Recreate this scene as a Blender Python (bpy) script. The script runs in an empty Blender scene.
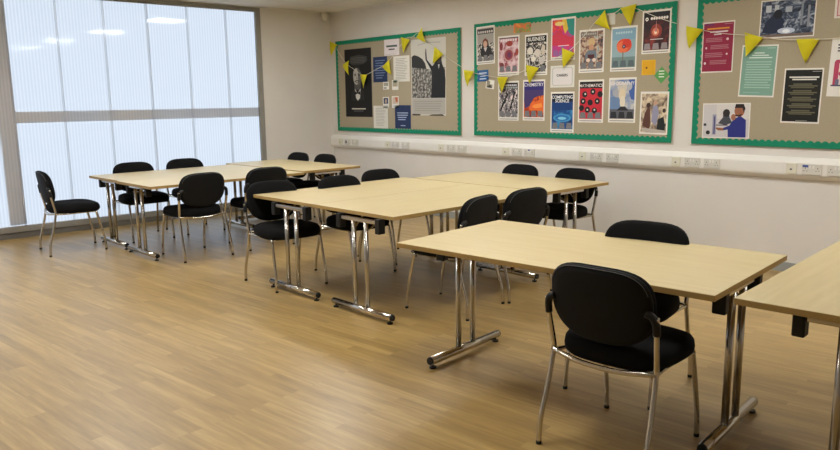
import bpy, bmesh, math, random
from mathutils import Vector, Matrix
random.seed(7)
SC = bpy.context.scene
COL = SC.collection
PI = math.pi

# ------------------------------------------------------------------ materials
def lin(c):
    c /= 255.0
    return c / 12.92 if c <= 0.04045 else ((c + 0.055) / 1.055) ** 2.4
def rgb(r, g, b): return (lin(r), lin(g), lin(b), 1.0)

def new_mat(name):
    m = bpy.data.materials.new(name); m.use_nodes = True
    nt = m.node_tree; p = nt.nodes['Principled BSDF']
    return m, nt, p
def plain(name, col, rough=0.6, metal=0.0, spec=0.5, noise=0.0, nscale=40.0, bump=0.0, bscale=200.0, coat=0.0):
    m, nt, p = new_mat(name)
    p.inputs['Base Color'].default_value = col
    p.inputs['Roughness'].default_value = rough
    p.inputs['Metallic'].default_value = metal
    p.inputs['Specular IOR Level'].default_value = spec
    p.inputs['Coat Weight'].default_value = coat
    tc = nt.nodes.new('ShaderNodeTexCoord')
    if noise > 0:
        n = nt.nodes.new('ShaderNodeTexNoise'); n.inputs['Scale'].default_value = nscale; n.inputs['Detail'].default_value = 4
        nt.links.new(tc.outputs['Object'], n.inputs['Vector'])
        r = nt.nodes.new('ShaderNodeMapRange'); r.inputs[1].default_value = .25; r.inputs[2].default_value = .75
        r.inputs[3].default_value = 1 - noise; r.inputs[4].default_value = 1 + noise
        nt.links.new(n.outputs['Fac'], r.inputs[0])
        h = nt.nodes.new('ShaderNodeHueSaturation'); h.inputs['Color'].default_value = col
        nt.links.new(r.outputs[0], h.inputs['Value']); nt.links.new(h.outputs[0], p.inputs['Base Color'])
    if bump > 0:
        n2 = nt.nodes.new('ShaderNodeTexNoise'); n2.inputs['Scale'].default_value = bscale
        nt.links.new(tc.outputs['Object'], n2.inputs['Vector'])
        b = nt.nodes.new('ShaderNodeBump'); b.inputs['Strength'].default_value = bump; b.inputs['Distance'].default_value = .002
        nt.links.new(n2.outputs['Fac'], b.inputs['Height']); nt.links.new(b.outputs[0], p.inputs['Normal'])
    return m

M = {}
M['wall'] = plain('wall_paint', rgb(223, 218, 211), .75, noise=.02, nscale=3, bump=.1, bscale=300)
M['trunk'] = plain('white_plastic', rgb(234, 231, 225), .38)
M['plate'] = plain('socket_plastic', rgb(214, 211, 203), .3)
M['cream'] = plain('cream_plastic', rgb(224, 221, 203), .35)
M['plugc'] = plain('grey_plug', rgb(96, 96, 104), .5)
M['dark'] = plain('dark_recess', rgb(40, 40, 42), .6)
M['pin'] = plain('socket_holes', rgb(96, 92, 86), .6)
M['sticker_blue'] = plain('blue_sticker', rgb(58, 78, 150), .5)
M['skirt'] = plain('grey_skirting', rgb(150, 152, 150), .55)
M['frame'] = plain('grey_aluminium', rgb(146, 143, 136), .5, noise=.03)
M['plinth'] = plain('dark_grey_plinth', rgb(112, 108, 102), .55)
M['rail'] = plain('steel_rail_grey', rgb(230, 228, 230), .7)
M['chrome'] = plain('chrome', rgb(205, 200, 192), .13, metal=1.0)
M['satin'] = plain('satin_steel', rgb(196, 192, 186), .24, metal=1.0)
M['black_plastic'] = plain('black_plastic', rgb(20, 20, 21), .5, spec=.35)
M['fabric'] = plain('black_fabric', rgb(22, 22, 23), .95, spec=.12, noise=.15, nscale=300, bump=.25, bscale=900)
M['piping'] = plain('grey_piping', rgb(74, 74, 76), .6)
M['shell'] = plain('black_shell_plastic', rgb(15, 15, 16), .7, spec=.25)
M['felt'] = plain('board_hessian', rgb(172, 161, 138), .95, spec=.1, noise=.06, nscale=120, bump=.2, bscale=600)
M['green'] = plain('green_border_card', rgb(28, 136, 104), .7, spec=.2, noise=.04, nscale=10)
M['ally'] = plain('board_aluminium', rgb(170, 168, 165), .4, metal=.8)
M['string'] = plain('white_string', rgb(225, 220, 205), .8)
M['sensor'] = plain('sensor_plastic', rgb(225, 222, 212), .4)
M['grid'] = plain('ceiling_grid_white', rgb(225, 222, 215), .5)

def yellow_cloth():
    m, nt, p = new_mat('yellow_bunting_cloth')
    p.inputs['Base Color'].default_value = rgb(240, 230, 52); p.inputs['Roughness'].default_value = .7
    p.inputs['Specular IOR Level'].default_value = .25
    t = nt.nodes.new('ShaderNodeBsdfTranslucent'); t.inputs['Color'].default_value = rgb(240, 230, 52)
    x = nt.nodes.new('ShaderNodeMixShader'); x.inputs[0].default_value = .25
    nt.links.new(p.outputs[0], x.inputs[1]); nt.links.new(t.outputs[0], x.inputs[2])
    nt.links.new(x.outputs[0], nt.nodes['Material Output'].inputs['Surface'])
    return m
M['yellow'] = yellow_cloth()

def floor_mat():
    m, nt, p = new_mat('wood_plank_vinyl')
    tc = nt.nodes.new('ShaderNodeTexCoord')
    mp = nt.nodes.new('ShaderNodeMapping'); mp.inputs['Rotation'].default_value = (0, 0, -math.radians(7))
    nt.links.new(tc.outputs['Object'], mp.inputs['Vector'])
    br = nt.nodes.new('ShaderNodeTexBrick'); br.offset = .37; br.offset_frequency = 3
    br.inputs['Scale'].default_value = 1; br.inputs['Brick Width'].default_value = .75; br.inputs['Row Height'].default_value = .065
    br.inputs['Mortar Size'].default_value = .0012; br.inputs['Bias'].default_value = 0
    br.inputs['Color1'].default_value = (0, 0, 0, 1); br.inputs['Color2'].default_value = (1, 1, 1, 1); br.inputs['Mortar'].default_value = (.2, .2, .2, 1)
    nt.links.new(mp.outputs[0], br.inputs['Vector'])
    # long grain: stretched noise, shifted for every plank
    sc = nt.nodes.new('ShaderNodeVectorMath'); sc.operation = 'MULTIPLY'; sc.inputs[1].default_value = (1.6, 20, 1)
    nt.links.new(mp.outputs[0], sc.inputs[0])
    ad = nt.nodes.new('ShaderNodeVectorMath'); ad.operation = 'MULTIPLY_ADD'; ad.inputs[1].default_value = (9, 5, 3)
    nt.links.new(br.outputs['Color'], ad.inputs[0]); nt.links.new(sc.outputs[0], ad.inputs[2])
    n = nt.nodes.new('ShaderNodeTexNoise'); n.inputs['Scale'].default_value = 1.6; n.inputs['Detail'].default_value = 7; n.inputs['Roughness'].default_value = .62
    nt.links.new(ad.outputs[0], n.inputs['Vector'])
    mx = nt.nodes.new('ShaderNodeMix'); mx.data_type = 'FLOAT'; mx.inputs[0].default_value = .19
    nt.links.new(n.outputs['Fac'], mx.inputs[2]); nt.links.new(br.outputs['Color'], mx.inputs[3])
    cr = nt.nodes.new('ShaderNodeValToRGB')
    cr.color_ramp.elements[0].position = .25; cr.color_ramp.elements[0].color = FLOOR_A
    cr.color_ramp.elements[1].position = .75; cr.color_ramp.elements[1].color = FLOOR_B
    e = cr.color_ramp.elements.new(.5); e.color = FLOOR_M
    nt.links.new(mx.outputs[0], cr.inputs[0]); nt.links.new(cr.outputs[0], p.inputs['Base Color'])
    p.inputs['Roughness'].default_value = .36; p.inputs['Specular IOR Level'].default_value = .6; p.inputs['Coat Weight'].default_value = .35; p.inputs['Coat Roughness'].default_value = .3
    r = nt.nodes.new('ShaderNodeMapRange'); r.inputs[3].default_value = .33; r.inputs[4].default_value = .46
    nt.links.new(n.outputs['Fac'], r.inputs[0]); nt.links.new(r.outputs[0], p.inputs['Roughness'])
    b = nt.nodes.new('ShaderNodeBump'); b.inputs['Strength'].default_value = .12; b.inputs['Distance'].default_value = .002
    nt.links.new(n.outputs['Fac'], b.inputs['Height']); nt.links.new(b.outputs[0], p.inputs['Normal'])
    return m
FLOOR_A = rgb(137, 110, 61); FLOOR_M = rgb(165, 135, 79); FLOOR_B = rgb(192, 163, 104)
M['floor'] = floor_mat()

def laminate():
    m, nt, p = new_mat('maple_laminate')
    tc = nt.nodes.new('ShaderNodeTexCoord')
    mp = nt.nodes.new('ShaderNodeMapping'); mp.inputs['Scale'].default_value = (1.2, 14, 14)
    nt.links.new(tc.outputs['Object'], mp.inputs['Vector'])
    n = nt.nodes.new('ShaderNodeTexNoise'); n.inputs['Scale'].default_value = 2.4; n.inputs['Detail'].default_value = 6
    nt.links.new(mp.outputs[0], n.inputs['Vector'])
    cr = nt.nodes.new('ShaderNodeValToRGB')
    cr.color_ramp.elements[0].position = .25; cr.color_ramp.elements[0].color = rgb(200, 181, 136)
    cr.color_ramp.elements[1].position = .75; cr.color_ramp.elements[1].color = rgb(212, 195, 152)
    nt.links.new(n.outputs['Fac'], cr.inputs[0]); nt.links.new(cr.outputs[0], p.inputs['Base Color'])
    p.inputs['Roughness'].default_value = .33
    return m
M['laminate'] = laminate()
M['edge'] = plain('table_edge_band', rgb(172, 142, 84), .5, noise=.05, nscale=8)
M['underside'] = plain('table_underside', rgb(176, 150, 104), .7)

def ceiling_mat():
    m, nt, p = new_mat('ceiling_tiles')
    tc = nt.nodes.new('ShaderNodeTexCoord')
    br = nt.nodes.new('ShaderNodeTexBrick'); br.offset = 0
    br.inputs['Scale'].default_value = 1; br.inputs['Brick Width'].default_value = .6; br.inputs['Row Height'].default_value = .6
    br.inputs['Mortar Size'].default_value = .010
    br.inputs['Color1'].default_value = rgb(222, 216, 206); br.inputs['Color2'].default_value = rgb(218, 212, 202); br.inputs['Mortar'].default_value = rgb(200, 196, 188)
    nt.links.new(tc.outputs['Object'], br.inputs['Vector'])
    n = nt.nodes.new('ShaderNodeTexNoise'); n.inputs['Scale'].default_value = 90
    nt.links.new(tc.outputs['Object'], n.inputs['Vector'])
    b = nt.nodes.new('ShaderNodeBump'); b.inputs['Strength'].default_value = .25; b.inputs['Distance'].default_value = .003
    nt.links.new(n.outputs['Fac'], b.inputs['Height']); nt.links.new(b.outputs[0], p.inputs['Normal'])
    nt.links.new(br.outputs['Color'], p.inputs['Base Color']); p.inputs['Roughness'].default_value = .85
    return m
M['ceiling'] = ceiling_mat()

def emit(name, col, s):
    m = bpy.data.materials.new(name); m.use_nodes = True; nt = m.node_tree
    nt.nodes.remove(nt.nodes['Principled BSDF'])
    e = nt.nodes.new('ShaderNodeEmission'); e.inputs['Color'].default_value = col; e.inputs['Strength'].default_value = s
    nt.links.new(e.outputs[0], nt.nodes['Material Output'].inputs['Surface'])
    return m
WIN_E = 1.13; LAMP_E = 32.0
M['daylight'] = emit('daylit_outer_skin', (.74, .85, 1.0, 1), WIN_E)
M['lamp'] = emit('lamp_diffuser', (1.0, 1.0, .975, 1), LAMP_E)

def polycarb(name, lo, hi):
    m = bpy.data.materials.new(name); m.use_nodes = True; nt = m.node_tree
    nt.nodes.remove(nt.nodes['Principled BSDF'])
    N = nt.nodes.new; L = nt.links.new
    tr = N('ShaderNodeBsdfTransparent'); rf = N('ShaderNodeBsdfRefraction'); rf.inputs['Roughness'].default_value = .5; rf.inputs['IOR'].default_value = 1.08
    df = N('ShaderNodeBsdfDiffuse'); df.inputs['Color'].default_value = rgb(172, 180, 192)
    gl = N('ShaderNodeBsdfGlossy'); gl.inputs['Roughness'].default_value = .055
    fr = N('ShaderNodeFresnel'); fr.inputs['IOR'].default_value = 1.45
    x0 = N('ShaderNodeMixShader'); x0.inputs[0].default_value = .75; L(tr.outputs[0], x0.inputs[1]); L(rf.outputs[0], x0.inputs[2])
    tc = N('ShaderNodeTexCoord'); w = N('ShaderNodeTexWave'); w.wave_type = 'BANDS'; w.bands_direction = 'Y'; w.inputs['Scale'].default_value = 9.0
    L(tc.outputs['Object'], w.inputs['Vector'])
    r = N('ShaderNodeMapRange'); r.inputs[3].default_value = lo; r.inputs[4].default_value = hi; L(w.outputs['Fac'], r.inputs[0])
    x1 = N('ShaderNodeMixShader'); L(r.outputs[0], x1.inputs[0]); L(x0.outputs[0], x1.inputs[1]); L(df.outputs[0], x1.inputs[2])
    x2 = N('ShaderNodeMixShader'); L(fr.outputs[0], x2.inputs[0]); L(x1.outputs[0], x2.inputs[1]); L(gl.outputs[0], x2.inputs[2])
    L(x2.outputs[0], nt.nodes['Material Output'].inputs['Surface'])
    return m
M['polycarb'] = polycarb('multiwall_polycarbonate', .04, .32)
M['joint'] = polycarb('polycarbonate_joint', .24, .24)

_print = {}
def ink(c):
    if isinstance(c, str): return M[c]
    if c not in _print:
        _print[c] = plain('print_%02d' % len(_print), rgb(*c), .5, spec=.3, noise=.03, nscale=60)
    return _print[c]
def ramp_ink(name, stops, scale, kind='noise', stretch=(1, 1, 1), dist=0.0):
    m, nt, p = new_mat(name); p.inputs['Roughness'].default_value = .5; p.inputs['Specular IOR Level'].default_value = .3
    tc = nt.nodes.new('ShaderNodeTexCoord'); mp = nt.nodes.new('ShaderNodeMapping'); mp.inputs['Scale'].default_value = stretch
    nt.links.new(tc.outputs['Object'], mp.inputs['Vector'])
    if kind == 'noise':
        n = nt.nodes.new('ShaderNodeTexNoise'); n.inputs['Detail'].default_value = 3; n.inputs['Distortion'].default_value = dist; out = n.outputs['Fac']
    else:
        n = nt.nodes.new('ShaderNodeTexVoronoi'); out = n.outputs['Color' if kind == 'cell' else 'Distance']
    n.inputs['Scale'].default_value = scale
    nt.links.new(mp.outputs[0], n.inputs['Vector'])
    cr = nt.nodes.new('ShaderNodeValToRGB')
    while len(cr.color_ramp.elements) < len(stops): cr.color_ramp.elements.new(.5)
    for e, (pos, c) in zip(cr.color_ramp.elements, stops): e.position = pos; e.color = rgb(*c)
    nt.links.new(out, cr.inputs[0]); nt.links.new(cr.outputs[0], p.inputs['Base Color'])
    M[name] = m
ramp_ink('crowd', [(.25, (44, 44, 44)), (.47, (104, 102, 98)), (.68, (196, 192, 184))], 30)
ramp_ink('workshop', [(.3, (30, 36, 48)), (.5, (70, 82, 104)), (.68, (170, 178, 190))], 16, stretch=(1, 1, 1.4), dist=1.5)
ramp_ink('swirl', [(.28, (240, 150, 40)), (.42, (225, 60, 70)), (.55, (190, 60, 140)), (.7, (60, 130, 150))], 6, dist=1.5)
ramp_ink('rainbow', [(.3, (235, 180, 60)), (.45, (220, 110, 60)), (.58, (110, 160, 80)), (.7, (190, 60, 70))], 14)
ramp_ink('mono_shapes', [(.35, (22, 22, 24)), (.5, (70, 66, 66)), (.56, (220, 214, 204))], 24, dist=2)
ramp_ink('mono_shards', [(.38, (30, 30, 34)), (.5, (120, 110, 120)), (.58, (226, 218, 214))], 26, stretch=(1.6, 1, .7), dist=2)
ramp_ink('cells', [(.3, (232, 214, 216)), (.5, (214, 178, 186)), (.64, (150, 60, 64))], 16)
ramp_ink('faces', [(.34, (60, 60, 66)), (.48, (150, 110, 96)), (.58, (206, 186, 160)), (.68, (120, 150, 160))], 20, dist=1)
ramp_ink('nebula', [(.35, (24, 20, 26)), (.55, (70, 26, 30)), (.7, (150, 60, 50))], 9)
ramp_ink('flames', [(.3, (90, 40, 30)), (.45, (190, 60, 30)), (.6, (240, 130, 50)), (.7, (60, 40, 70))], 12, stretch=(1.4, 1, .8), dist=1.2)
ramp_ink('deepblue', [(.3, (16, 40, 90)), (.5, (30, 84, 150)), (.7, (70, 150, 200))], 12)
ramp_ink('clouds', [(.3, (80, 110, 170)), (.5, (160, 170, 190)), (.65, (222, 214, 196))], 8)
ramp_ink('sketch', [(.3, (80, 66, 56)), (.46, (170, 150, 130)), (.6, (222, 206, 176))], 15, dist=1)

# ------------------------------------------------------------------ mesh builder
class MB:
    def __init__(s): s.bm = bmesh.new(); s.mats = []
    def mi(s, m):
        if m not in s.mats: s.mats.append(m)
        return s.mats.index(m)
    def face(s, pts, m, smooth=False):
        f = s.bm.faces.new([s.bm.verts.new(p) for p in pts]); f.material_index = s.mi(m); f.smooth = smooth; return f
    def box(s, x0, x1, y0, y1, z0, z1, m, bev=0.0, mt=None, seg=2):
        r = bmesh.ops.create_cube(s.bm, size=1.0)
        vs = r['verts']
        for v in vs:
            v.co = Vector(((x0 + x1) / 2 + v.co.x * (x1 - x0), (y0 + y1) / 2 + v.co.y * (y1 - y0), (z0 + z1) / 2 + v.co.z * (z1 - z0)))
        fs = set(f for v in vs for f in v.link_faces)
        for f in fs: f.material_index = s.mi(m)
        if bev > 0:
            es = list(set(e for f in fs for e in f.edges))
            r2 = bmesh.ops.bevel(s.bm, geom=es, offset=bev, segments=seg, affect='EDGES', profile=.5)
            vs = list(set(v for f in r2['faces'] for v in f.verts) | set(v for v in vs if v.is_valid))
            for f in set(f for v in vs for f in v.link_faces): f.material_index = s.mi(m)
        if mt is not None:
            for v in vs: v.co = mt @ v.co
        return vs
    def loft(s, rings, m, cap0=True, cap1=True, smooth=True):
        k = s.mi(m); R = [[s.bm.verts.new(p) for p in r] for r in rings]; n = len(R[0])
        for a, b in zip(R, R[1:]):
            for i in range(n):
                f = s.bm.faces.new((a[i], a[(i + 1) % n], b[(i + 1) % n], b[i])); f.material_index = k; f.smooth = smooth
        for c, r, flip in ((cap0, R[0], True), (cap1, R[-1], False)):
            if c:
                f = s.bm.faces.new(list(reversed(r)) if flip else r); f.material_index = k; f.smooth = False
    def tube(s, pts, r, m, n=12, smooth_path=True, closed_caps=True):
        P = [Vector(p) for p in pts]
        if smooth_path and len(P) > 2: P = catmull(P, 6)
        rings = []; up = None
        for i, p in enumerate(P):
            t = (P[min(i + 1, len(P) - 1)] - P[max(i - 1, 0)]).normalized()
            if up is None:
                up = Vector((0, 0, 1)) if abs(t.z) < .9 else Vector((0, 1, 0))
            a = t.cross(up).normalized(); b = a.cross(t).normalized(); up = b
            rr = r(i / (len(P) - 1)) if callable(r) else r
            rings.append([p + a * math.cos(2 * PI * j / n) * rr + b * math.sin(2 * PI * j / n) * rr for j in range(n)])
        s.loft(rings, m, closed_caps, closed_caps)
    def cyl(s, p0, p1, r, m, n=16, r1=None):
        s.tube([p0, p1], (lambda t: r + (r1 - r) * t) if r1 else r, m, n, False)
    def build(s, name, parent=None):
        bmesh.ops.recalc_face_normals(s.bm, faces=s.bm.faces)
        me = bpy.data.meshes.new(name); s.bm.to_mesh(me); s.bm.free()
        for m in s.mats: me.materials.append(m)
        o = bpy.data.objects.new(name, me); COL.objects.link(o)
        if parent: o.parent = parent
        return o
def catmull(P, k):
    out = []
    for i in range(len(P) - 1):
        a = P[max(i - 1, 0)]; b = P[i]; c = P[i + 1]; d = P[min(i + 2, len(P) - 1)]
        for j in range(k):
            t = j / k
            out.append(.5 * ((2 * b) + (c - a) * t + (2 * a - 5 * b + 4 * c - d) * t * t + (3 * b - a - 3 * c + d) * t ** 3))
    out.append(P[-1]); return out
def empty(name, loc=(0, 0, 0), rz=0.0):
    o = bpy.data.objects.new(name, None); COL.objects.link(o); o.location = loc; o.rotation_euler = (0, 0, rz)
    o.empty_display_size = .1
    return o
def tag(o, label=None, cat=None, group=None, kind=None):
    if label: o['label'] = label
    if cat: o['category'] = cat
    if group: o['group'] = group
    if kind: o['kind'] = kind
    return o
def copy_tree(o, parent=None):
    c = o.copy(); COL.objects.link(c)
    if parent: c.parent = parent
    for ch in list(o.children): copy_tree(ch, c)
    return c
def struct(o): o['kind'] = 'structure'; return o
def text_mesh(name, body, size, m, parent, loc, rot=(PI / 2, 0, 0), align='CENTER', bold=.012, sx=1.0):
    cu = bpy.data.curves.new(name, 'FONT'); cu.body = body; cu.size = size; cu.align_x = align; cu.align_y = 'CENTER'
    cu.offset = size * bold; cu.extrude = .0002; cu.space_line = .85
    t = bpy.data.objects.new(name + '_tmp', cu); COL.objects.link(t)
    bpy.context.view_layer.update()
    dg = bpy.context.evaluated_depsgraph_get()
    me = bpy.data.meshes.new_from_object(t.evaluated_get(dg)); bpy.data.objects.remove(t)
    me.materials.clear(); me.materials.append(m)
    o = bpy.data.objects.new(name, me); COL.objects.link(o); o.parent = parent; o.location = loc; o.rotation_euler = rot; o.scale = (sx, 1, 1)
    return o

# ------------------------------------------------------------------ room
RX = 12.0; RY = -9.6; H = 2.725; XL = -.06
b = MB(); b.box(XL, RX, RY, 0, -.08, 0, M['floor']); struct(b.build('floor'))
b = MB(); b.box(XL, RX, RY, 0, H, H + .08, M['ceiling']); struct(b.build('ceiling'))
b = MB(); b.box(-.4, RX + .2, 0, .2, -.08, H + .08, M['wall']); struct(b.build('wall_back'))
b = MB(); b.box(RX, RX + .2, RY, 0, -.08, H + .08, M['wall']); struct(b.build('wall_right'))
b = MB(); b.box(-.4, RX + .2, RY - .2, RY, -.08, H + .08, M['wall']); struct(b.build('wall_front'))
WY1 = -1.215; WY0 = -8.4
b = MB(); b.box(-.4, 0, WY1 + .29, 0, -.08, H + .08, M['wall']); b.box(-.03, 0, WY1, WY1 + .29, -.08, H + .08, M['wall']); b.box(-.4, 0, RY, WY0 - .25, -.08, H + .08, M['wall']); b.box(-.03, 0, WY0 - .25, WY0, -.08, H + .08, M['wall']); b.box(-.03, 0, WY0, WY1, H - .01, H + .08, M['wall'])
b.box(-.4, 0, WY0 - .25, WY1 + .29, -.08, -.03, M['wall'])
wl = struct(b.build('wall_left')); wl.location = (XL, .07, 0)
# skirting
b = MB(); b.box(XL, RX, -.014, 0, 0, .085, M['skirt'], .003); struct(b.build('baseboard_back'))
b = MB(); b.box(XL, XL + .014, WY1 + .075, -.0145, 0, .085, M['skirt'], .003); struct(b.build('baseboard_left'))
# ceiling edge trim
b = MB(); b.box(XL, RX, -.022, 0, H - .012, H, M['grid']); struct(b.build('trim_1'))
b = MB(); b.box(XL, XL + .022, WY1 + .07, -.0225, H - .012, H, M['grid']); struct(b.build('trim_2'))

# window wall: translucent polycarbonate panels in a grey aluminium frame
b = MB()
b.box(-.03, .012, WY1 - .075, WY1, 0, H - .01, M['frame'], .003)
b.box(-.03, .012, WY0, WY0 + .075, 0, H - .01, M['frame'], .003)
b.box(-.03, .012, WY0 + .075, WY1 - .075, H - .065, H - .01, M['frame'], .003)
b.box(-.03, .016, WY0 + .075, WY1 - .075, .068, .135, M['frame'], .004)
win = struct(b.build('window_1')); win.location = (XL, .07, 0)
b = MB(); b.box(-.03, .004, WY0 + .075, WY1 - .075, 0, .067, M['plinth'], .002); b.build('plinth', win)
b = MB(); b.box(-.19, -.18, WY0 - .2, WY1 + .26, -.02, H + .2, M['daylight']); b.build('outer_skin', win)
b = MB(); b.box(-.13, -.09, WY0 - .1, WY1 + .2, 1.272, 1.397, M['rail'], .012); b.build('rail', win)
for yc in (-4.365, -7.4):
    b = MB(); b.box(-.13, -.085, yc - .085, yc + .085, .136, H - .066, M['rail'], .008); b.build('mullion', win)
ys = [WY1 - .076, -1.715, -2.245, -2.755, -3.27, -3.79, -4.31, -4.79, -5.31, -5.83, -6.35, -6.87, -7.39, -7.91, WY0 + .076]
for y1, y0 in zip(ys, ys[1:]):
    b = MB(); b.face([(-.024, y0 + .011, .136), (-.024, y1 - .011, .136), (-.024, y1 - .011, H - .066), (-.024, y0 + .011, H - .066)], M['polycarb']); b.build('pane', win)
for y in ys[1:-1]:
    b = MB(); b.box(-.034, -.016, y - .0125, y + .0125, .136, H - .066, M['joint'], .003); b.build('joint_strip', win)

# ------------------------------------------------------------------ ceiling lights
def ceiling_light():
    t = empty('ceiling_light')
    b = MB()
    for a in ((-.3, .3, -.3, -.27), (-.3, .3, .27, .3), (-.3, -.27, -.27, .27), (.27, .3, -.27, .27)):
        b.box(a[0], a[1], a[2], a[3], -.022, 0, M['grid'], .003)
    b.build('frame', t)
    b = MB(); b.box(-.27, .27, -.27, .27, -.014, -.004, M['lamp']); b.build('diffuser', t)
    return tag(t, 'square light panel set in the tiled ceiling, mirrored in the window', 'ceiling light', 'ceiling light panels')
L0 = ceiling_light(); first = True
for x, y in ((2.0, -1.55), (4.35, -1.6), (6.7, -1.75), (9.05, -1.75), (2.0, -4.15), (4.35, -4.15), (6.7, -4.15), (2.0, -6.55), (4.35, -6.55)):
        o = L0 if first else copy_tree(L0); first = False
        o.location = (x, y, H)

# motion sensor in the corner of the ceiling
t = empty('motion_sensor', (-.005, -.13, H)); tag(t, 'small white motion sensor high in the far ceiling corner', 'sensor')
b = MB(); b.cyl((0, 0, -.018), (0, 0, 0), .055, M['sensor'], 20); b.build('base', t)
b = MB(); b.loft([[(r * math.cos(a * PI / 10), r * math.sin(a * PI / 10), z) for a in range(20)] for r, z in ((.045, -.018), (.047, -.05), (.044, -.09), (.032, -.115), (.012, -.124))], M['sensor']); b.build('lens_body', t)

# ------------------------------------------------------------------ trunking and outlets
t = empty('cable_trunking', (0, 0, 0)); tag(t, 'long white dado cable trunking running along the wall under the boards', 'trunking')
prof = [(0, .795), (-.028, .800), (-.050, .828), (-.052, .836), (-.052, .930), (-.046, .942), (-.030, .968), (-.022, .974), (0, .974)]
b = MB(); b.loft([[(x, y - .0005, z) for y, z in prof] for x in (XL + .004, RX - .004)], M['trunk'], smooth=False); b.build('body', t)
groups = [(.15, .245, .30, .435, .475, .62), (1.24, 1.33, 1.37, 1.515, 1.575, 1.72), (2.285, 2.37, 2.435, 2.58, 2.62, 2.77), (3.35, 3.435, 3.49, 3.635, 3.67, 3.815),
          (4.405, 4.49, 4.54, 4.685, 4.735, 4.88), (5.445, 5.53, 5.575, 5.72, 5.76, 5.905), (6.47, 6.555, 6.595, 6.745, 6.785, 6.935)]
edges = [.02] + [g for gr in groups for g in (gr[0] - .03, gr[5] + .03)] + [RX - .02]
for i in range(0, len(edges), 2):
    if edges[i + 1] - edges[i] > .05:
        b = MB(); b.box(edges[i], edges[i + 1], -.0555, -.0515, .842, .926, M['trunk'], .0012); b.build('cover_strip', t)
where = ['at the far left end of the trunking', 'under the blue notice of the portrait board', 'under the right end of the portrait board',
         'under the left half of the subject board', 'under the right half of the subject board', 'under the gap between the two right boards', 'at the right edge of the photo']
def double_socket(x0, x1, label, mark=None):
    s = empty('double_socket', ((x0 + x1) / 2, -.0525, .884)); tag(s, label, 'socket', 'double sockets on the trunking')
    w = (x1 - x0) / 2
    b = MB(); b.box(-w, w, -.012, 0, -.043, .043, M['plate'], .0025); b.build('face_plate', s)
    for sx in (-1, 1):
        b = MB(); b.box(sx * .013 - .007, sx * .013 + .007, -.0155, -.0115, .008, .030, M['trunk'], .0015); b.build('switch', s)
        cx = sx * w * .62
        b = MB()
        b.box(cx - .003, cx + .003, -.0128, -.0119, .004, .014, M['pin'])
        for q in (-1, 1): b.box(cx + q * .011 - .0035, cx + q * .011 + .0035, -.0128, -.0119, -.016, -.010, M['pin'])
        b.build('pin_holes', s)
    if mark == 'blue':
        b = MB(); b.box(-w + .006, -w + .050, -.0131, -.012, .016, .034, M['sticker_blue']); o = b.build('sticker', s); o['label'] = 'blue sticker'
    if mark == 'plug':
        b = MB(); b.box(-.024, -.006, -.030, -.012, -.016, .022, M['plugc'], .004); o = b.build('plug', s); o['label'] = 'dark grey plug'
    if mark == 'small':
        b = MB(); b.box(-.012, .014, -.0165, -.012, .022, .036, M['sticker_blue']); o = b.build('sticker', s); o['label'] = 'blue sticker'
    return s
def data_outlet(x0, x1, label, port):
    s = empty('data_outlet', ((x0 + x1) / 2, -.0525, .884)); tag(s, label, 'data outlet', 'data outlets on the trunking')
    w = (x1 - x0) / 2
    b = MB(); b.box(-w, w, -.012, 0, -.043, .043, M['cream'], .003); b.build('face_plate', s)
    b = MB(); b.box(-.011, .011, -.0155, -.0115, -.014, .010, M['plate'], .0015); b.box(-.008, .008, -.0162, -.0155, -.012, -.001, M['dark'] if port else M['pin']); b.build('port', s)
for k, g in enumerate(groups):
    data_outlet(g[0], g[1], 'cream data outlet left of two sockets ' + where[k], k == 6)
    double_socket(g[2], g[3], 'left of the two white double sockets ' + where[k], {0: 'plug', 6: 'blue'}.get(k))
    double_socket(g[4], g[5], 'right of the two white double sockets ' + where[k], {3: 'small'}.get(k))

# ------------------------------------------------------------------ boards
def scallop_border(b, x0, x1, z0, z1, y, wd=.060, p=.055, d=.016, m=None):
    m = m or M['green']
    def strip(n, f):
        k = 6
        for i in range(n):
            for j in range(k):
                t0 = (i + j / k) / n; t1 = (i + (j + 1) / k) / n
                h0 = d * abs(math.sin(PI * (t0 * n))); h1 = d * abs(math.sin(PI * (t1 * n)))
                b.face([f(t0, 0), f(t1, 0), f(t1, wd - d + h1), f(t0, wd - d + h0)], m)
    nx = max(2, round((x1 - x0) / p)); nz = max(2, round((z1 - z0) / p))
    strip(nx, lambda t, h: (x0 + (x1 - x0) * t, y, z0 + h)); strip(nx, lambda t, h: (x0 + (x1 - x0) * t, y, z1 - h))
    strip(nz, lambda t, h: (x0 + h, y - .0004, z0 + (z1 - z0) * t)); strip(nz, lambda t, h: (x1 - h, y - .0004, z0 + (z1 - z0) * t))
def board(x0, x1, z0, z1, label):
    t = empty('display_board', ((x0 + x1) / 2, 0, z0)); tag(t, label, 'display board', 'green bordered display boards')
    cx = (x0 + x1) / 2
    b = MB(); b.box(x0 - cx, x1 - cx, -.018, -.001, 0, z1 - z0, M['felt'], .002); b.build('fabric_panel', t)
    b = MB(); scallop_border(b, x0 - cx - .004, x1 - cx + .004, -.004, z1 - z0 + .004, -.0188)
    o = b.build('scalloped_border', t); o['label'] = 'green scalloped card border'
    sm = o.modifiers.new('thick', 'SOLIDIFY'); sm.thickness = .0006
    return t
board(.09, 2.635, 1.045, 2.31, 'display board with the black portrait poster and large black and white photograph')
board(2.865, 5.405, 1.055, 2.325, 'display board in the middle holding rows of school subject posters')
board(5.61, 8.15, 1.055, 2.325, 'display board cut by the right edge, with maroon, teal and black posters')

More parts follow.
